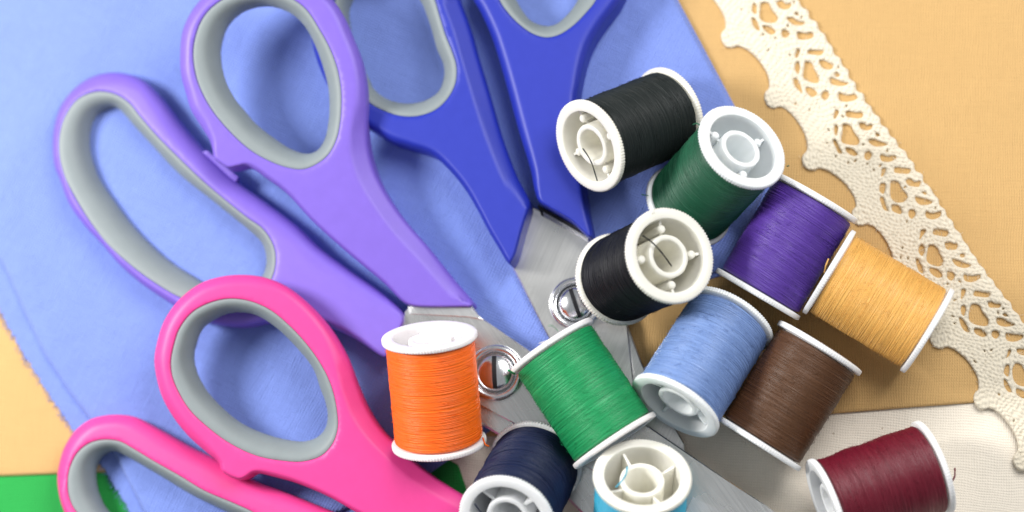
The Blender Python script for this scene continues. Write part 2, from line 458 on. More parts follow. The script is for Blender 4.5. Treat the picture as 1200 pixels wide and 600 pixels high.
# light blue cloth: two layers with a folded edge, frayed edge of the lower layer showing on the left
low_edge = [(-300, 60), (-120, 210, .8), (-14, 335, .9), (0, 365, .9), (30, 420, .9), (60, 466, .9), (86, 506, .9), (122, 550, .9), (152, 600, .9), (190, 660)]
blue_w = lambda q: low(q, 1.1)+bumpf(20, 180, 60, 300, .45, 4)(q)+bumpf(60, 120, 22, 160, .6, 2.5)(q)+bumpf(780, 60, 16, 150, -.5, 2.2)(q)+bumpf(35, 330, 10, 90, -.42, 1.5)(q)
def two_layer():
    low_pts = low_edge+[(420, 615), (585, 497), (650, 420), (700, 371), (745, 353), (800, 337), (856, 320), (905, 215), (864, 130), (787, -14), (690, -190), (640, -320), (-300, -320)]
    up_edge = [(-300, 20), (-120, 170), (-12, 285), (6, 315), (28, 365), (52, 415), (80, 458), (106, 492), (134, 532), (168, 598), (210, 660)]
    up_pts = up_edge+[(400, 600), (580, 490), (645, 414), (696, 366), (741, 348), (797, 332), (851, 316), (901, 213), (861, 130), (784.5, -14), (687, -190), (637, -320), (-300, -320)]
    o1 = sheet('blue_fabric', low_pts, 6.2, 1.5, M_clothblue, 12, blue_w, 'light blue cotton cloth with a frayed left edge under the scissors')
    o2 = sheet('folded_layer', up_pts, 8.1, 7.0, M_clothblue, 9, lambda q: blue_w(q)+.2, None, round_w=6)
    P = []; D = []
    for a, b in zip(low_edge[1:-1], low_edge[2:]):
        a = np.array(a[:2]); b = np.array(b[:2]); n = int(np.linalg.norm(b-a)/1.1); t = (b-a)/np.linalg.norm(b-a)
        for _ in range(n):
            q = a+(b-a)*rng.random(); w = PT(q[0], q[1], 7.4)[0]; P.append(w); D.append((-t[1]*-1*-1, -t[0]) if rng.random() < .55 else (t[0]*rng.choice([-1, 1]), -t[1]))
    fo = fibres('frayed_edge', P, D, M_clothblue, o1, PT(*np.array([p[:2] for p in low_pts], float).mean(0), 6.2)[0], .2, (3, 8), .5, .7)
    del o2['category']; mw = o2.location.copy(); o2.parent = o1; o2.location = mw-o1.location
    return o1
two_layer()

# ------------------------------------------------------------------ lace
def lace():
    o0 = np.array([856., 45.]); eu = np.array([.571, .821]); ev = np.array([.821, -.571]); per = 86.1
    tou = lambda p: np.array([(p-o0)@eu, (p-o0)@ev])
    scal = [(-13, 2), (-11.5, -4), (-7, -8.5), (0, -10.5), (6, -9.5), (10.5, -5), (12.5, 1), (19, 6), (30, 9.5), (42, 11), (54, 10.5), (63, 8.5), (69, 5.5)]
    left = []; k0, k1 = -2, 9
    jit = {k: rng.uniform(-2, 2, 2) for k in range(k0, k1+1)}; jit[3] = np.array([0, 5.]); jit[0] = np.zeros(2); jit[2] = np.array([0, -3.])
    for k in range(k0, k1):
        for u, v in scal: 
            f = max(0, min(1, u/per)); j = jit[k]*(1-f)+jit[k+1]*f
            left.append((k*per+u+j[0], v+j[1]))
    umax = k1*per-20; umin = k0*per-15
    rightp = []
    u = umax; i = 0
    while u > umin:
        rightp.append((u, 90+(1.7 if i % 2 else -1.0)+rng.normal(0, .5))); u -= 8.4+rng.normal(0, .5); i += 1
    outer, _ = spline(left+rightp, 1.6)
    H = [[(992, 145), (990.5, 151), (990, 163), (997, 167.5), (1007, 168), (1009, 163), (1003, 153), (999, 146)],
         [(1010, 143), (1012, 149), (1018, 151), (1024, 150), (1025, 145.5), (1019, 145), (1015, 142.5)],
         [(1028, 156), (1030, 159), (1033, 158.5), (1031, 155.5)],
         [(1021, 162), (1022, 167), (1028, 170.5), (1037, 170.5), (1041, 168), (1033, 165.5), (1026, 162.5)],
         [(1033, 179.5), (1034, 186), (1042, 188), (1051, 184), (1050, 180.5), (1041, 181)],
         [(993.5, 173.5), (994.5, 178.5), (1003, 183.5), (1006, 181), (1002, 175)],
         [(1014, 178), (1013.5, 184), (1018, 186.5), (1021.5, 182), (1019, 177.5)],
         [(981, 146), (979.5, 154), (983, 158), (985, 151), (984, 146)],
         [(978.5, 163), (979.5, 170), (984, 176.5), (987, 177.5), (984.5, 169), (981, 163)],
         [(982.5, 128), (980.5, 135), (980.5, 138), (984, 135), (985.5, 128.5)],
         [(996, 128.5), (995.5, 133), (1003, 135), (1012, 134.5), (1013.5, 130), (1006, 129)]]
    holes = []
    for k in range(k0-1, k1-1):
        for h in H:
            q = np.array([tou(np.array(p, float)) for p in h])-[per, 0]
            c = q.mean(0); q = (q-c)*rng.uniform(.98, 1.12)+c+[k*per, 0]+rng.uniform(-1.2, 1.2, 2)+jit.get(k+1, np.zeros(2))*.5+rng.normal(0, .55, q.shape)
            if q[:, 0].min() < umin+8 or q[:, 0].max() > umax-8: continue
            holes.append(spline([tuple(p) for p in q], 1.4)[0])
    # pinholes between stitches of the solid band
    allh = np.vstack(holes); cnt = 0; ph = []
    for _ in range(4000):
        if cnt > 75: break
        c = np.array([rng.uniform(umin+10, umax-10), rng.uniform(17, 86)])
        if np.abs(allh-c).max(1).min() < 3.2 or np.linalg.norm(allh-c, axis=1).min() < 3.6: continue
        if any(inside(h, c[None])[0] for h in holes if np.abs(h.mean(0)-c).max() < 20): continue
        if ph and np.linalg.norm(np.array(ph)-c, axis=1).min() < 7: continue
        ph.append(c); cnt += 1; a = rng.uniform(0, 3.1); rx, ry = rng.uniform(.9, 1.9), rng.uniform(.45, .8)
        th = np.arange(7)*2*math.pi/7; q = np.stack([rx*np.cos(th), ry*np.sin(th)], 1)
        holes.append(c+q@np.array([[math.cos(a), math.sin(a)], [-math.sin(a), math.cos(a)]]))
    # slight wander of the whole strip
    sp = 1.35
    g = grid(outer, sp, .5); g = g[inside(outer, g)]
    # band near the centre of the view only needs full detail
    for h in holes: 
        lo, hi = h.min(0)-1, h.max(0)+1
        m = (g[:, 0] > lo[0]) & (g[:, 0] < hi[0]) & (g[:, 1] > lo[1]) & (g[:, 1] < hi[1])
        idx = np.where(m)[0]; bad = idx[inside(h, g[idx])]; g = np.delete(g, bad, 0)
    v, f = cdt([outer]+holes, g)
    # distance to any boundary
    allb = [outer]+holes
    d = dist(outer, v)
    for h in holes:
        lo, hi = h.min(0)-9, h.max(0)+9
        m = np.where((v[:, 0] > lo[0]) & (v[:, 0] < hi[0]) & (v[:, 1] > lo[1]) & (v[:, 1] < hi[1]))[0]
        d[m] = np.minimum(d[m], dist(h, v[m]))
    # crochet stitches: slanted grains in rows
    su, sv = 6.4, 4.3
    hgt = np.full(len(v), -1.0)
    U = v[:, 0]+4.5*np.sin(v[:, 1]*.13)+1.5*np.sin(v[:, 0]*.21); Vv = v[:, 1]+3*np.sin(v[:, 0]*2*math.pi/per)
    row = np.floor(Vv/sv)
    h_rand = lambda a, b: np.modf(np.abs(np.sin(a*12.9898+b*78.233)*43758.5453))[0]
    for dr in (-1, 0, 1):
        r = row+dr; off = (r % 2)*su/2
        cell = np.floor((U-off)/su)
        for dc in (-1, 0, 1):
            c = cell+dc
            cx = (c+.5)*su+off+(h_rand(c, r)-.5)*1.0; cy = (r+.5)*sv+(h_rand(r, c+3)-.5)*.8
            sgn = np.where(r % 2 == 0, 1, -1)*.65+(h_rand(c+7, r)-.5)*.35
            dx = U-cx; dy = Vv-cy
            a = dx*np.cos(sgn)+dy*np.sin(sgn); b = -dx*np.sin(sgn)+dy*np.cos(sgn)
            e = 1-(a/3.9)**2-(b/2.3)**2
            hgt = np.maximum(hgt, np.exp(-(a/3.4)**2-(b/1.75)**2))
    t = np.clip(d/2.2, 0, 1)
    z = 6.6+2.3*np.sqrt(np.clip(1-(1-t)**2, 0, 1))+2.7*hgt*np.clip(d/1.5, .35, 1)
    z = z+.7*np.sin(v[:, 0]*.045)+.5
    zb = 6.2+.7*np.sin(v[:, 0]*.045)
    sc = v.copy(); wob = 1.5*np.sin(v[:, 0]*.03)
    px = o0[0]+sc[:, 0]*eu[0]+(sc[:, 1]+wob)*ev[0]; py = o0[1]+sc[:, 0]*eu[1]+(sc[:, 1]+wob)*ev[1]
    vp = np.stack([px, py], 1)
    # orientation: (u,v)->pixel flips handedness?
    det = eu[0]*ev[1]-eu[1]*ev[0]
    if det < 0: f = f[:, ::-1]
    V, F = solid('lace', vp, f, z, zb)
    o = obj('lace_trim', mesh('lace_trim', V, F), M_lace, None, PT(1028, 260, 7)[0])
    idx = rng.integers(0, len(v), 900); nearm = np.where(d < 1.2)[0]; idx = np.concatenate([idx, rng.choice(nearm, 900)])
    Pw = PT(px[idx], py[idx], z[idx]+.1); an = rng.uniform(0, 2*math.pi, len(idx))
    fibres('lace_fuzz', Pw, np.stack([np.cos(an), np.sin(an)], 1), M_lace, o, PT(1028, 260, 7)[0], .2, (2.5, 6.5), .9, 1.2)
    tag(o, 'cream crocheted cotton lace edging with scalloped side lying diagonally on the golden cloth', 'lace')
lace()

# ------------------------------------------------------------------ scissors
# blue pair
oB = PT(675, 356, 20)[0]
sB = empty('scissors', oB); tag(sB, 'scissors with royal blue handles at the top, its blades under the black spool', 'scissors', 'pairs of scissors')
C_out = [(539, 0, 20), (530, -30, 10), (500, -60), (440, -72), (390, -58), (364, -20), (362, 15), (367, 55), (379, 90), (400, 128), (431, 150, 10), (457, 165, 10), (482, 173, 9), (507, 182, 8),
         (527, 200, 7), (545, 222, 6), (560, 247, 5), (572, 270, 5), (585, 292, 5), (595, 308, 4), (598.5, 310.5, 4), (601, 307, 4), (605, 300, 5), (614, 268, 5), (621, 244, 5), (621.5, 238, 10),
         (605, 205, 17), (588, 160, 18), (572, 105, 20), (560, 65, 20), (550, 30, 20)]
C_grey = [(510, 0), (500, -25), (470, -42), (430, -40), (402, -20), (392, 0), (393, 30), (402, 70), (415, 100), (432, 120), (450, 130), (470, 136), (490, 136), (510, 129), (525, 115), (534, 97), (535, 77), (530, 60), (522, 40), (515, 17)]
C_hole = [(492, 0), (482, -18), (460, -28), (432, -26), (412, -12), (405, 5), (410, 40), (420, 65), (430, 88), (435, 100), (447, 112), (462, 119), (482, 121), (500, 117), (514, 107), (520, 92), (520, 77), (512, 57), (505, 32), (495, 5)]
handle(sB, oB, C_out, C_grey, C_hole, (66, 0.0, 0.0, 500, 100), 58, M_blue)
D_out = [(555, 0, 12), (562, 12), (575, 40), (585, 70), (595, 105), (607, 150), (622, 200, 9), (627, 225, 6), (632, 237, 4), (645, 245, 3), (670, 260, 3), (688, 277, 3), (693, 279, 3), (695, 275, 5), (690, 245, 8), (686, 215, 9),
         (681, 180, 9), (677, 140, 9), (677, 116, 10), (680, 100, 11), (684, 80, 12), (692, 55, 14), (705, 32, 14), (720, 12, 14), (728, 0, 14), (737, -25, 14), (727, -60), (680, -85), (620, -85), (575, -60), (556, -30), (553, -10)]
D_grey = [(585, 0), (595, 15), (610, 30), (625, 40), (640, 44), (655, 41), (672, 30), (687, 15), (698, 1), (705, -20), (698, -48), (665, -62), (625, -60), (592, -42), (580, -15)]
D_hole = [(605, 0), (612, 12), (622, 24), (637, 30), (650, 29), (665, 17), (677, 0), (683, -18), (675, -38), (650, -45), (622, -40), (605, -25), (600, -10)]
handle(sB, oB, D_out, D_grey, D_hole, (66, 0, 0, 640, 100), 58, M_blue)
plate('blade', sB, oB, [(618, 238), (597, 306), (640, 390), (690, 484), (745, 560), (765, 566), (752, 530), (735, 380), (716, 330), (700, 289), (694, 283)], 17.5, 24, M_steel_b)
plate('blade', sB, oB, [(640, 244), (640, 300), (660, 380), (700, 470), (760, 560), (785, 556), (802, 527), (802, 520), (785, 490), (752, 426), (735, 380), (697, 276), (680, 260)], 10, 16.8, M_steel_b)
# notched strip below the right handle
nb = []
for i in range(14):
    a = i/14; x = 636+a*52; y = 249+a*29; nb.append((x, y))
st = plate('spring_rail', sB, oB, [(630, 240), (688, 272), (692, 281), (634, 252)], 24.5, 27.5, M_slot, .6)
for i in range(22):
    x = 637+i*2.4; y = 248.5+i*1.37
    plate('tooth', st, oB, [(x, y), (x+1.1, y+.6), (x+2.2, y+6.2), (x+1.0, y+5.6)], 27.6, 29.5, M_steel_b, .2)
pivot(sB, oB, 675, 356, 26, 31, math.radians(18))

# purple pair
oP = PT(583, 437, 35)[0]
sP = empty('scissors', oP); tag(sP, 'scissors with lilac purple handles on the left, its screw beside the orange spool', 'scissors', 'pairs of scissors')
A_out = [(211, 62, 12), (213, 40), (218, 25), (228, 8), (245, -10), (272, -24), (310, -30), (345, -26), (372, -14), (390, 0), (402, 17, 14), (412, 40), (422, 65), (428, 92, 14), (430, 120, 15), (430, 150, 19), (432, 175, 22), (439, 200, 22), (450, 222, 21),
         (465, 245, 20), (479, 263, 20), (500, 287, 19), (512, 302, 18), (532, 327, 17), (551, 349, 16), (555, 355, 8), (553, 360, 3), (542, 360.5, 2.5), (485, 359.5, 2.5), (475, 356, 3), (450, 332, 4), (425, 311, 4), (400, 290, 4), (367, 260, 4), (335, 226, 5), (312, 209, 6),
         (301, 201, 6), (289, 195, 5), (280, 195.5, 3), (268, 197.5, 3), (258, 192, 3), (251, 186, 3), (249, 176, 3), (246, 165, 6), (235, 147, 11), (224, 129), (218, 110), (212, 87)]
A_grey = [(226, 62), (229, 42), (237, 22), (250, 7), (270, -5), (298, -10), (325, -8), (345, 0), (360, 12), (375, 35), (387, 57), (396, 82), (400, 107), (400, 130), (399, 142), (395, 162), (386, 180), (372, 192), (355, 198.5), (335, 196), (312, 187), (292, 175), (270, 155), (249, 130), (236, 107), (229, 87)]
A_hole = [(258, 62), (260, 45), (267, 27), (282, 12), (298, 6), (312, 5), (330, 10), (347, 20), (360, 35), (370, 55), (379, 80), (385, 105), (386, 130), (385, 142), (381, 162), (372, 176), (360, 180), (342, 175), (320, 161), (300, 145), (287, 130), (275, 115), (263, 90)]
handle(sP, oP, A_out, A_grey, A_hole, (106, -0.05, -.155, 310, 90), 37, M_purple, (30, 315, 195, .45, .89, 50))
B_out = [(62, 180, 11), (64, 195), (70, 210, 9), (80, 237, 8), (97, 262), (120, 287), (140, 310), (165, 332), (202, 357, 9), (222, 370), (242, 378, 11), (265, 382), (285, 383), (312, 378), (335, 374), (360, 376), (390, 385, 9), (420, 400, 7), (448, 418, 4), (453, 419, 3), (462, 402, 3),
         (474, 376, 3), (473, 367, 5), (450, 345, 12), (412, 318, 13), (375, 290, 14), (350, 266, 14), (312, 237, 14), (275, 210, 14), (240, 175, 14), (215, 147, 14), (190, 115, 13), (172, 97, 12), (157, 89), (137, 85), (117, 87), (100, 94), (82, 109), (70, 127), (63, 152)]
B_grey = [(69, 172), (71, 152), (77, 135), (90, 117), (105, 109), (120, 107), (137, 111), (152, 121), (165, 137), (185, 160), (210, 185), (237, 211), (265, 235), (290, 255), (307, 267), (317, 280), (323, 297), (321, 320), (310, 340), (290, 352), (262, 357), (235, 355), (212, 349),
          (182, 332), (152, 310), (127, 287), (107, 262), (90, 235), (77, 210), (71, 190)]
B_hole = [(105, 170), (107, 147), (115, 133), (125, 126), (134, 125), (142, 130), (157, 147), (180, 172), (202, 196), (217, 210), (245, 232), (270, 252), (292, 270), (307, 285), (312, 302), (310, 318), (302, 330), (285, 337), (262, 340), (245, 336), (233, 328), (200, 307), (175, 285), (152, 260), (135, 237), (117, 210), (109, 190)]
handle(sP, oP, B_out, B_grey, B_hole, (50, 0.012, 0.0, 200, 230), 40, M_purple, soft=1.6)
zsl = (-.02, -.02, 583, 437)
bp = plate('blade', sP, oP, [(462, 404), (474, 366), (486, 352), (551, 355), (562, 371), (622, 412), (762, 501), (837, 552), (910, 600), (1000, 668), (1010, 684), (985, 686), (850, 640), (700, 555), (607, 499), (560, 474), (505, 446)], 36, 42, M_steel_p, zslope=zsl)
plate('ground_edge', bp, oP, [(806, 594), (812, 582), (850, 601), (985, 684), (850, 638), (800, 611)], 41.5, 42.4, M_steel_g, .2, zslope=zsl)
plate('blade', sP, oP, [(480, 400), (560, 440), (604, 497), (609, 492), (616, 486), (625, 483), (640, 485), (655, 494), (740, 580), (900, 700), (880, 712), (700, 620), (600, 520), (520, 470)], 28, 35, M_steel_p, 2.5, zslope=zsl)
plate('blade_shoulder', bp, oP, [(478, 359), (551, 360), (567, 375), (548, 371.5), (480, 368)], 42.2, 46, M_steel_g, .6)
pivot(sP, oP, 581, 437, 43, 33, math.radians(2))

# pink pair
oK = PT(560, 640, 30)[0]
sK = empty('scissors', oK); tag(sK, 'scissors with hot pink handles at the lower left', 'scissors', 'pairs of scissors')
K_out = [(181, 422, 13), (184, 402), (192, 377), (210, 351), (235, 332), (260, 324), (285, 322), (310, 325), (335, 335), (360, 354), (385, 382, 14), (405, 415, 16), (419, 450, 20), (430, 476, 22), (445, 500, 21), (465, 521, 20), (492, 546, 19), (522, 567, 18), (545, 581, 17), (600, 614, 16), (635, 640, 8),
         (640, 655, 4), (560, 668, 4), (480, 632, 4), (440, 612, 4), (417, 600, 4), (385, 582, 4), (347, 566, 5), (322, 559, 6), (305, 555, 5), (297, 555, 4), (290, 559, 3), (282, 562.5, 3), (270, 559, 3), (260, 552, 3), (256, 542, 5), (242, 530, 10), (220, 510, 12), (202, 487, 12), (190, 465), (184, 445)]
K_grey = [(200, 422), (204, 402), (210, 385), (225, 366), (245, 355), (267, 350), (290, 352), (315, 362), (340, 382), (365, 410), (382, 437), (390, 457), (395, 480), (396, 502), (390, 520), (377, 534), (355, 541), (330, 540), (300, 534), (270, 520), (245, 502), (222, 480), (207, 455), (201, 438)]
K_hole = [(226, 417), (229, 400), (235, 385), (247, 375), (265, 367), (285, 366), (302, 370), (325, 385), (350, 410), (367, 432), (376, 457), (381, 470), (384, 487), (381, 502), (372, 512), (357, 517), (335, 515), (307, 507), (282, 495), (260, 477), (242, 457), (232, 440)]
handle(sK, oK, K_out, K_grey, K_hole, (92, -0.05, -.085, 285, 400), 38, M_pink, (20, 360, 520, .8, .6, 70))
L_out = [(67, 560, 12), (69, 545), (75, 525), (87, 506), (105, 492), (122, 487), (142, 486), (160, 489, 13), (180, 499, 14), (202, 511, 15), (227, 525), (252, 537), (280, 552, 15), (300, 564, 15), (322, 572), (360, 587), (392, 600), (440, 618), (500, 650, 8), (560, 690, 4), (540, 715, 4), (470, 725), (400, 705), (350, 700), (300, 716), (240, 718), (190, 703), (150, 680), (115, 654), (90, 627), (75, 600), (69, 580)]
L_grey = [(79, 567), (81, 550), (90, 531), (105, 519), (122, 515), (140, 517), (157, 526), (180, 540), (210, 557), (240, 575), (275, 590), (300, 602), (322, 620), (330, 645), (318, 670), (280, 684), (230, 680), (180, 662), (140, 640), (108, 618), (88, 598), (81, 583)]
L_hole = [(111, 557), (112, 545), (117, 535), (127, 529), (137, 529), (147, 534), (170, 547), (195, 562), (225, 580), (260, 597), (295, 615), (308, 637), (300, 658), (270, 664), (225, 655), (180, 637), (150, 618), (126, 598), (115, 578)]
handle(sK, oK, L_out, L_grey, L_hole, (52, 0.01, 0.0, 120, 560), 40, M_pink, soft=1.4)
plate('blade', sK, oK, [(540, 640), (600, 640), (760, 730), (900, 830), (860, 840), (700, 770), (560, 690)], 20, 26, M_steel_p)

# moulded stop pads on the lower handles where the upper handle rests
for root, org, pts, z in ((sP, oP, [(237, 178), (243, 176), (279, 207), (276, 213), (268, 207)], 49.5), (sK, oK, [(250, 551), (254, 549), (298, 569), (297, 573), (286, 569)], 51)):
    plate('stop_pad', root, org, pts, z-14, z-3, M_purple if root is sP else M_pink, 1.2)

# ------------------------------------------------------------------ spools
R, L = 53.0, 133.0; HL = L/2
def reel_mesh():
    half = [(41.6, HL-1.0), (41.9, HL-.3), (42.5, HL), (51.6, HL), (R-.7, HL-.4), (R, HL-1.2), (R, HL-3), (R, HL-5), (R-.4, HL-6), (46, HL-6.6), (44, HL-7)]
    prof = half+[(44, 0)]+[(r, -z) for r, z in half[::-1]]+[(41.0, -HL+8), (39.6, -1.5), (39.6, 1.5), (41.0, HL-8), (41.6, HL-1.0)]
    teeth = set(j for j, (r, z) in enumerate(prof) if r >= R-.7)
    seg = 288
    ph = rng.normal(0, .002, seg)
    mod = lambda i, j: (1+.024*((i % 3) == 0)+ph[i]) if j in teeth else 1
    V, F = lathe(prof, seg, mod); return mesh('reel', V, [f[::-1] for f in F])
def hub_mesh(topz):
    prof = [(18.3, -topz+1), (19, -topz), (23.6, -topz), (24.3, -topz+1), (24.6, -topz+10), (25, -1.4), (39.3, -1.4), (39.3, 1.4), (25, 1.4), (24.6, topz-10), (24.3, topz-1), (23.6, topz), (19, topz), (18.3, topz-1), (18, 0), (18.3, -topz+1)]
    V, F = lathe(prof, 72, lambda i, j: 1+.006*math.sin(i*.9+j)); return mesh('hub', V, F)
def rib_mesh(pin, topz):
    V = []; F = []
    def box(x0, x1, y0, y1, z0, z1, z1b=None):
        o = len(V); zb = z1 if z1b is None else z1b
        for (x, y, z) in ((x0, y0, z0), (x1, y0, z0), (x1, y1, z0), (x0, y1, z0), (x0, y0, z1), (x1, y0, zb), (x1, y1, zb), (x0, y1, z1)): V.append((x, y, z))
        F.extend([(o, o+3, o+2, o+1), (o+4, o+5, o+6, o+7), (o, o+1, o+5, o+4), (o+1, o+2, o+6, o+5), (o+2, o+3, o+7, o+6), (o+3, o, o+4, o+7)])
    zt = topz-(9 if pin else 4)
    box(24.3, 40.9, -1.5, 1.5, 1, zt, zt+5); box(24.3, 40.9, -1.5, 1.5, -zt, -1)
    if pin:
        for s in (1, -1):
            o = len(V); n = 16; lev = [(5.0, 2), (5.0, zt+2), (4.4, zt+5), (2.8, zt+6.4), (.01, zt+6.6)]
            for r, z in lev:
                for i in range(n):
                    a = 2*math.pi*i/n; V.append((31.5+r*math.cos(a), r*math.sin(a), s*z))
            for l in range(len(lev)-1):
                for i in range(n):
                    q = (o+l*n+i, o+l*n+(i+1) % n, o+(l+1)*n+(i+1) % n, o+(l+1)*n+i); F.append(q if s > 0 else q[::-1])
    return mesh('rib', V, F, False)
def winding_mesh(seed, bias, fat=0):
    r = np.random.default_rng(seed)
    zt = HL-7
    V = []; F = []
    # body under the outer turns
    nz = 60; seg = 120
    zz = np.linspace(-zt, zt, nz); lump = np.interp(zz, np.linspace(-zt, zt, 14), r.normal(0, .18+fat, 14))
    edge = np.clip((zt-np.abs(zz))/7, 0, 1); base = 48.6+fat*1.2+lump*edge+1.0*np.sqrt(1-(1-edge)**2)
    base[0] = base[-1] = 43
    prof = [(b, z) for b, z in zip(base, zz)]
    V0, F0 = lathe(prof, seg); V = np.array(V0); F = [tuple(f) for f in F0]
    Vs = [V]; off = len(V)
    n = 150; seg = 84; cs = 5
    th = np.arange(seg)*2*math.pi/seg
    for k in range(n):
        z0 = -zt+1.2+(2*zt-2.4)*(k+.5)/n+r.normal(0, .35)
        til = bias+r.normal(0, .013); pha = r.uniform(-.35, .35)
        rr = r.uniform(.48, .66); rad0 = np.interp(z0, zz, base)+r.uniform(-.15, .15)
        if r.random() < .08: til += r.normal(0, .04); rad0 += .3
        zc = z0+48*math.tan(til)*np.cos(th+pha)+.25*np.sin(3*th+r.uniform(0, 6))
        zc = np.clip(zc, -zt+.8, zt-.8)
        rad = np.interp(zc, zz, base)+(rad0-np.interp(z0, zz, base))+.12*np.sin(5*th+r.uniform(0, 6))
        ring = np.empty((seg, cs, 3))
        for c in range(cs):
            a = 2*math.pi*c/cs
            q = rad+rr*math.cos(a)
            ring[:, c, 0] = q*np.cos(th); ring[:, c, 1] = q*np.sin(th); ring[:, c, 2] = zc+rr*math.sin(a)
        Vs.append(ring.reshape(-1, 3))
        i = np.arange(seg)[:, None]; c = np.arange(cs)[None]
        i2 = (i+1) % seg; c2 = (c+1) % cs
        q = np.stack(np.broadcast_arrays(off+i*cs+c, off+i2*cs+c, off+i2*cs+c2, off+i*cs+c2), -1).reshape(-1, 4)
        F += [tuple(t) for t in q.tolist()]; off += seg*cs
    # stray fibres
    for k in range(300):
        a = r.uniform(0, 2*math.pi); z = r.uniform(-zt+2, zt-2); ln = r.uniform(2.5, 7); da = r.normal(0, .8)*ln/50; dz = r.normal(0, .45)*ln
        hgt = r.uniform(.6, 1.6); w = .2; pts = []
        for s in np.linspace(0, 1, 5):
            rd = np.interp(z, zz, base)+.6+hgt*math.sin(math.pi*min(1, s*.8)); aa = a+da*s; pts.append((rd*math.cos(aa), rd*math.sin(aa), z+dz*s, aa))
        ring = []
        for (x, y, q, aa) in pts:
            for c in range(3):
                b = 2*math.pi*c/3; ring.append((x+w*math.cos(b)*math.cos(aa), y+w*math.cos(b)*math.sin(aa), q+w*math.sin(b)))
        Vs.append(np.array(ring))
        for s in range(4):
            for c in range(3): F.append((off+s*3+c, off+s*3+(c+1) % 3, off+s*3+3+(c+1) % 3, off+s*3+3+c))
        off += 15
    return mesh('winding', np.vstack(Vs), F)
def tube_mesh(name, pts, r, cs=6):
    P, _ = spline([(p[0], p[1]) for p in pts], 1.5, False)
    # interpolate z with the same parameter
    zs = np.interp(np.linspace(0, len(pts)-1, len(P)), range(len(pts)), [p[2] for p in pts])
    P = np.column_stack([P, zs]); V = []; F = []
    T = np.gradient(P, axis=0); T /= np.linalg.norm(T, axis=1, keepdims=True)+1e-9
    for i, (p, t) in enumerate(zip(P, T)):
        u = np.cross(t, [.3, .2, .93]); u /= np.linalg.norm(u)+1e-9; w = np.cross(t, u)
        for c in range(cs):
            a = 2*math.pi*c/cs+i*.5; rr = r*(1+.15*math.sin(i*1.7+c*2)); V.append(p+rr*(math.cos(a)*u+math.sin(a)*w))
    for i in range(len(P)-1):
        for c in range(cs): F.append((i*cs+c, i*cs+(c+1) % cs, (i+1)*cs+(c+1) % cs, (i+1)*cs+c))
    o = len(V); F += [tuple(range(cs))[::-1], tuple(range(o-cs, o))]
    return mesh(name, V, F)

reel_m = reel_mesh(); hub_a, hub_b = hub_mesh(HL-5), hub_mesh(HL-7)
rib_pin, rib_plain = rib_mesh(True, HL-5), rib_mesh(False, HL-7)
wind = {('a', 0): winding_mesh(1, .0), ('b', 0): winding_mesh(2, .035), ('c', 0): winding_mesh(3, -.03), ('d', 0): winding_mesh(4, .055), ('e', 0): winding_mesh(5, .02, .5)}
P_white = whiteplastic('white_reel', (.86, .87, .88)); P_cream = whiteplastic('cream_reel', (.87, .85, .76)); P_cool = whiteplastic('cool_white_reel', (.86, .90, .91)); P_pinkw = whiteplastic('warm_white_reel', (.90, .86, .86))

def frame(F_, B_):
    z = F_-B_; z /= np.linalg.norm(z); x = np.cross([0, 1, 0.1], z); x /= np.linalg.norm(x); y = np.cross(z, x)
    return x, y, z
def solve(Fp, Bp, zs):
    def at(zB):
        B_ = PT(Bp[0], Bp[1], zB)[0]; d = ray(np.array([Fp[0]]), np.array([Fp[1]]))[0]; d = d/np.linalg.norm(d)
        oc = cpos-B_; b = oc@d; c = oc@oc-L*L; disc = b*b-c
        t = -b-math.sqrt(disc) if disc > 0 else -b
        F_ = cpos+d*t; a = F_-B_; a /= np.linalg.norm(a); F_ = B_+a*L
        ext = R*math.sqrt(max(0, 1-a[2]**2)); return F_, B_, min(F_[2], B_[2])-ext, a, disc
    lo, hi = 0, 250
    for _ in range(40):
        m = (lo+hi)/2
        if at(m)[2] < zs: lo = m
        else: hi = m
    return at(hi)
SP = [  # colour, front px, back px, support height, thread colour, reel plastic, winding, pins, rib count, rib angle, label
 ('orange', (503, 392), (515, 522), 17, (.95, .155, .006), P_pinkw, 'a', 1, 4, .5, 'orange thread spool standing beside the purple scissors screw'),
 ('black', (689, 172), (786, 131), 5, (.013, .018, .018), P_cream, 'c', 1, 4, .2, 'black thread spool lying across the blue scissors handle'),
 ('dark green', (871, 171), (805, 243), 5, (.012, .105, .052), P_cool, 'a', 1, 3, .4, 'dark green thread spool with its open white end facing up'),
 ('black', (786, 299), (723, 328), 22, (.005, .006, .009), P_cream, 'b', 1, 4, .1, 'black thread spool standing over the blue scissors screw'),
 ('violet', (885, 350), (957, 229), 4, (.090, .035, .30), P_white, 'd', 0, 4, 0, 'violet purple thread spool between the dark green and golden spools'),
 ('golden', (968.5, 317), (1089.5, 389), 6, (.74, .41, .10), P_white, 'a', 1, 4, .3, 'golden yellow thread spool lying against the lace'),
 ('light blue', (790, 478), (857, 371), 8, (.18, .285, .56), P_cool, 'c', 0, 4, .35, 'light blue thread spool next to the brown spool'),
 ('brown', (886, 525), (962, 405), 4, (.090, .036, .012), P_white, 'b', 0, 4, 0, 'dark brown thread spool lying across the golden and cream cloths'),
 ('green', (722, 519), (645, 403), 44, (.010, .30, .10), P_pinkw, 'b', 0, 4, 0, 'bright green thread spool lying across the steel blades'),
 ('navy', (593, 610), (629, 541), 10, (.008, .014, .050), P_white, 'e', 0, 4, .6, 'navy blue thread spool at the bottom beside the pink handle'),
 ('aqua', (753, 557), (745, 648), 12, (.045, .42, .62), P_cream, 'c', 0, 4, .45, 'turquoise thread spool with its open cream end facing up'),
 ('dark red', (966, 593.5), (1096, 546.5), 3, (.14, .004, .018), P_white, 'e', 1, 4, .2, 'dark red thread spool lying on the cream cloth'),
]
spool = {}
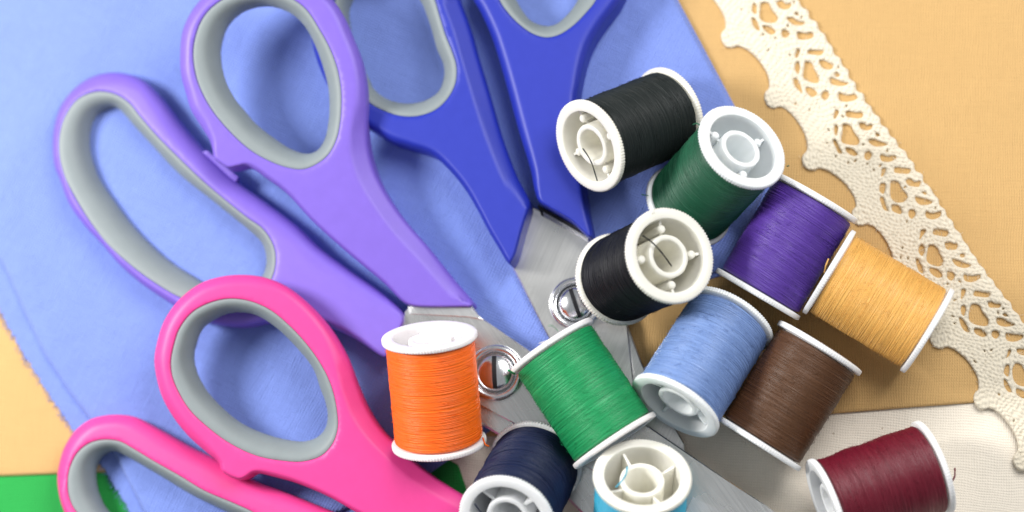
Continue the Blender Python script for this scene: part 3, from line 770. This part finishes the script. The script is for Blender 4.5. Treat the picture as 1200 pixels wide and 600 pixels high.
for i, (nm, Fp, Bp, zs, col, rp, wk, pin, nr, ra, label) in enumerate(SP):
    F_, B_, mz, a, disc = solve(Fp, Bp, zs)
    x, y, z = frame(F_, B_); C = (F_+B_)/2
    root = bpy.data.objects.new('thread_spool', None); root.empty_display_size = .01; link(root)
    Cs = C*S
    root.matrix_world = Matrix(((x[0], y[0], z[0], Cs[0]), (x[1], y[1], z[1], Cs[1]), (x[2], y[2], z[2], Cs[2]), (0, 0, 0, 1)))
    tag(root, label, 'thread spool', 'thread spools heaped on the scissors')
    print('SPOOL', nm, 'elev', round(math.degrees(math.asin(a[2]))), 'zF %.0f zB %.0f disc %.0f' % (F_[2], B_[2], disc))
    re = obj('reel', reel_m, rp, root); re.rotation_euler.z = rng.uniform(0, 6)
    hb = obj('hub', hub_a if pin else hub_b, rp, re)
    for k in range(nr):
        rb = obj('rib', rib_pin if pin else rib_plain, rp, re); rb.rotation_euler.z = ra-re.rotation_euler.z+2*math.pi*k/nr
    tm = threadmat('thread_'+nm.replace(' ', '_')+('_second' if ('thread_'+nm) in bpy.data.materials else ''), col, .22 if nm in ('black', 'navy') else .4)
    wd = obj('wound_thread', wind[(wk, 0)], tm, root); wd.rotation_euler.z = rng.uniform(0, 6)
    spool[i] = (root, np.array([x, y, z]), C, tm)
def local(i, px, py, lz):
    """point where the view ray through a pixel meets the plane at local height lz of spool i"""
    root, A, C, tm = spool[i]; d = ray(np.array([px]), np.array([py]))[0]
    pl = C+A[2]*lz; t = ((pl-cpos)@A[2])/(d@A[2]); p = cpos+d*t-C
    return (p@A[0], p@A[1], lz)
def tail(i, pts, r=.8, mat=None):
    P = [local(i, *p) for p in pts]; obj('thread_end', tube_mesh('thread_end', P, r), mat or spool[i][3], spool[i][0])
tail(1, [(683, 174, 62), (688, 182, 64), (693, 192, 66), (700, 212, 67.5)], .75)
tail(3, [(753, 276, 67.5), (763, 283, 67), (772, 292, 66), (781, 303, 64), (787, 312, 60)], .85)
tail(10, [(735, 547, 60), (734, 555, 63), (729, 563, 66), (722, 571, 67)], .8)
tail(9, [(556, 590, 67), (561, 597, 66), (569, 604, 62), (580, 612, 60)], .7)
tail(2, [(812, 146, 55), (816, 143, 61), (820, 147, 63)], .9)
tail(2, [(752, 228, -60), (757, 229, -62), (762, 230, -61)], .7)
tail(2, [(922, 195, 60), (925, 194, 62)], .7)
tail(0, [(566, 513, -58), (569, 520, -62), (573, 523, -66)], 1.1)
tail(8, [(603, 438, -60), (599, 436, -62), (596, 434, -63)], 1.3)
tail(8, [(654, 388, -68), (650, 384, -69), (646, 382, -70), (643, 382, -71)], .45)
# dark red spool: loose tail standing away from its right flange; golden tuft by the purple spool
rt, A, C, tm = spool[11]
q = PT(np.array([1104, 1107, 1110, 1116, 1119]), np.array([592, 574, 562, 552, 549]), np.array([60, 68, 70, 66, 62.]))-C
obj('thread_end', tube_mesh('thread_end', [tuple(A@p) for p in q], 1.0), tm, rt)
rt, A, C, tm = spool[5]
q = PT(np.array([966, 968, 971]), np.array([320, 311, 303]), np.array([104, 110, 112.]))-C
obj('thread_end', tube_mesh('thread_end', [tuple(A@p) for p in q], .8), tm, rt)

# burrs and thread-catch slivers moulded on some rims
def burr(i, px, py, px2, py2, lz, w=1.6):
    p = np.array(local(i, px, py, lz)); q = np.array(local(i, px2, py2, lz)); d = q-p; n = np.array([-d[1], d[0], 0]); n /= np.linalg.norm(n)+1e-9
    V = [p-n*w, p+n*w, q, p-n*w+[0, 0, 2.2], p+n*w+[0, 0, 2.2], q+[0, 0, 1.0]]
    obj('thread_catch', mesh('thread_catch', V, [(0, 2, 1), (3, 4, 5), (0, 1, 4, 3), (1, 2, 5, 4), (2, 0, 3, 5)], False), spool[i][0].children[0].material_slots[0].material, spool[i][0])
burr(8, 650, 396, 631, 402, -HL-1, 1.8)
burr(4, 880, 351, 906, 377, HL-1, 2)
burr(3, 765, 250, 762, 241, HL-1, 2.4)
burr(7, 1000, 428, 1010, 437, -HL-1, 2.2)
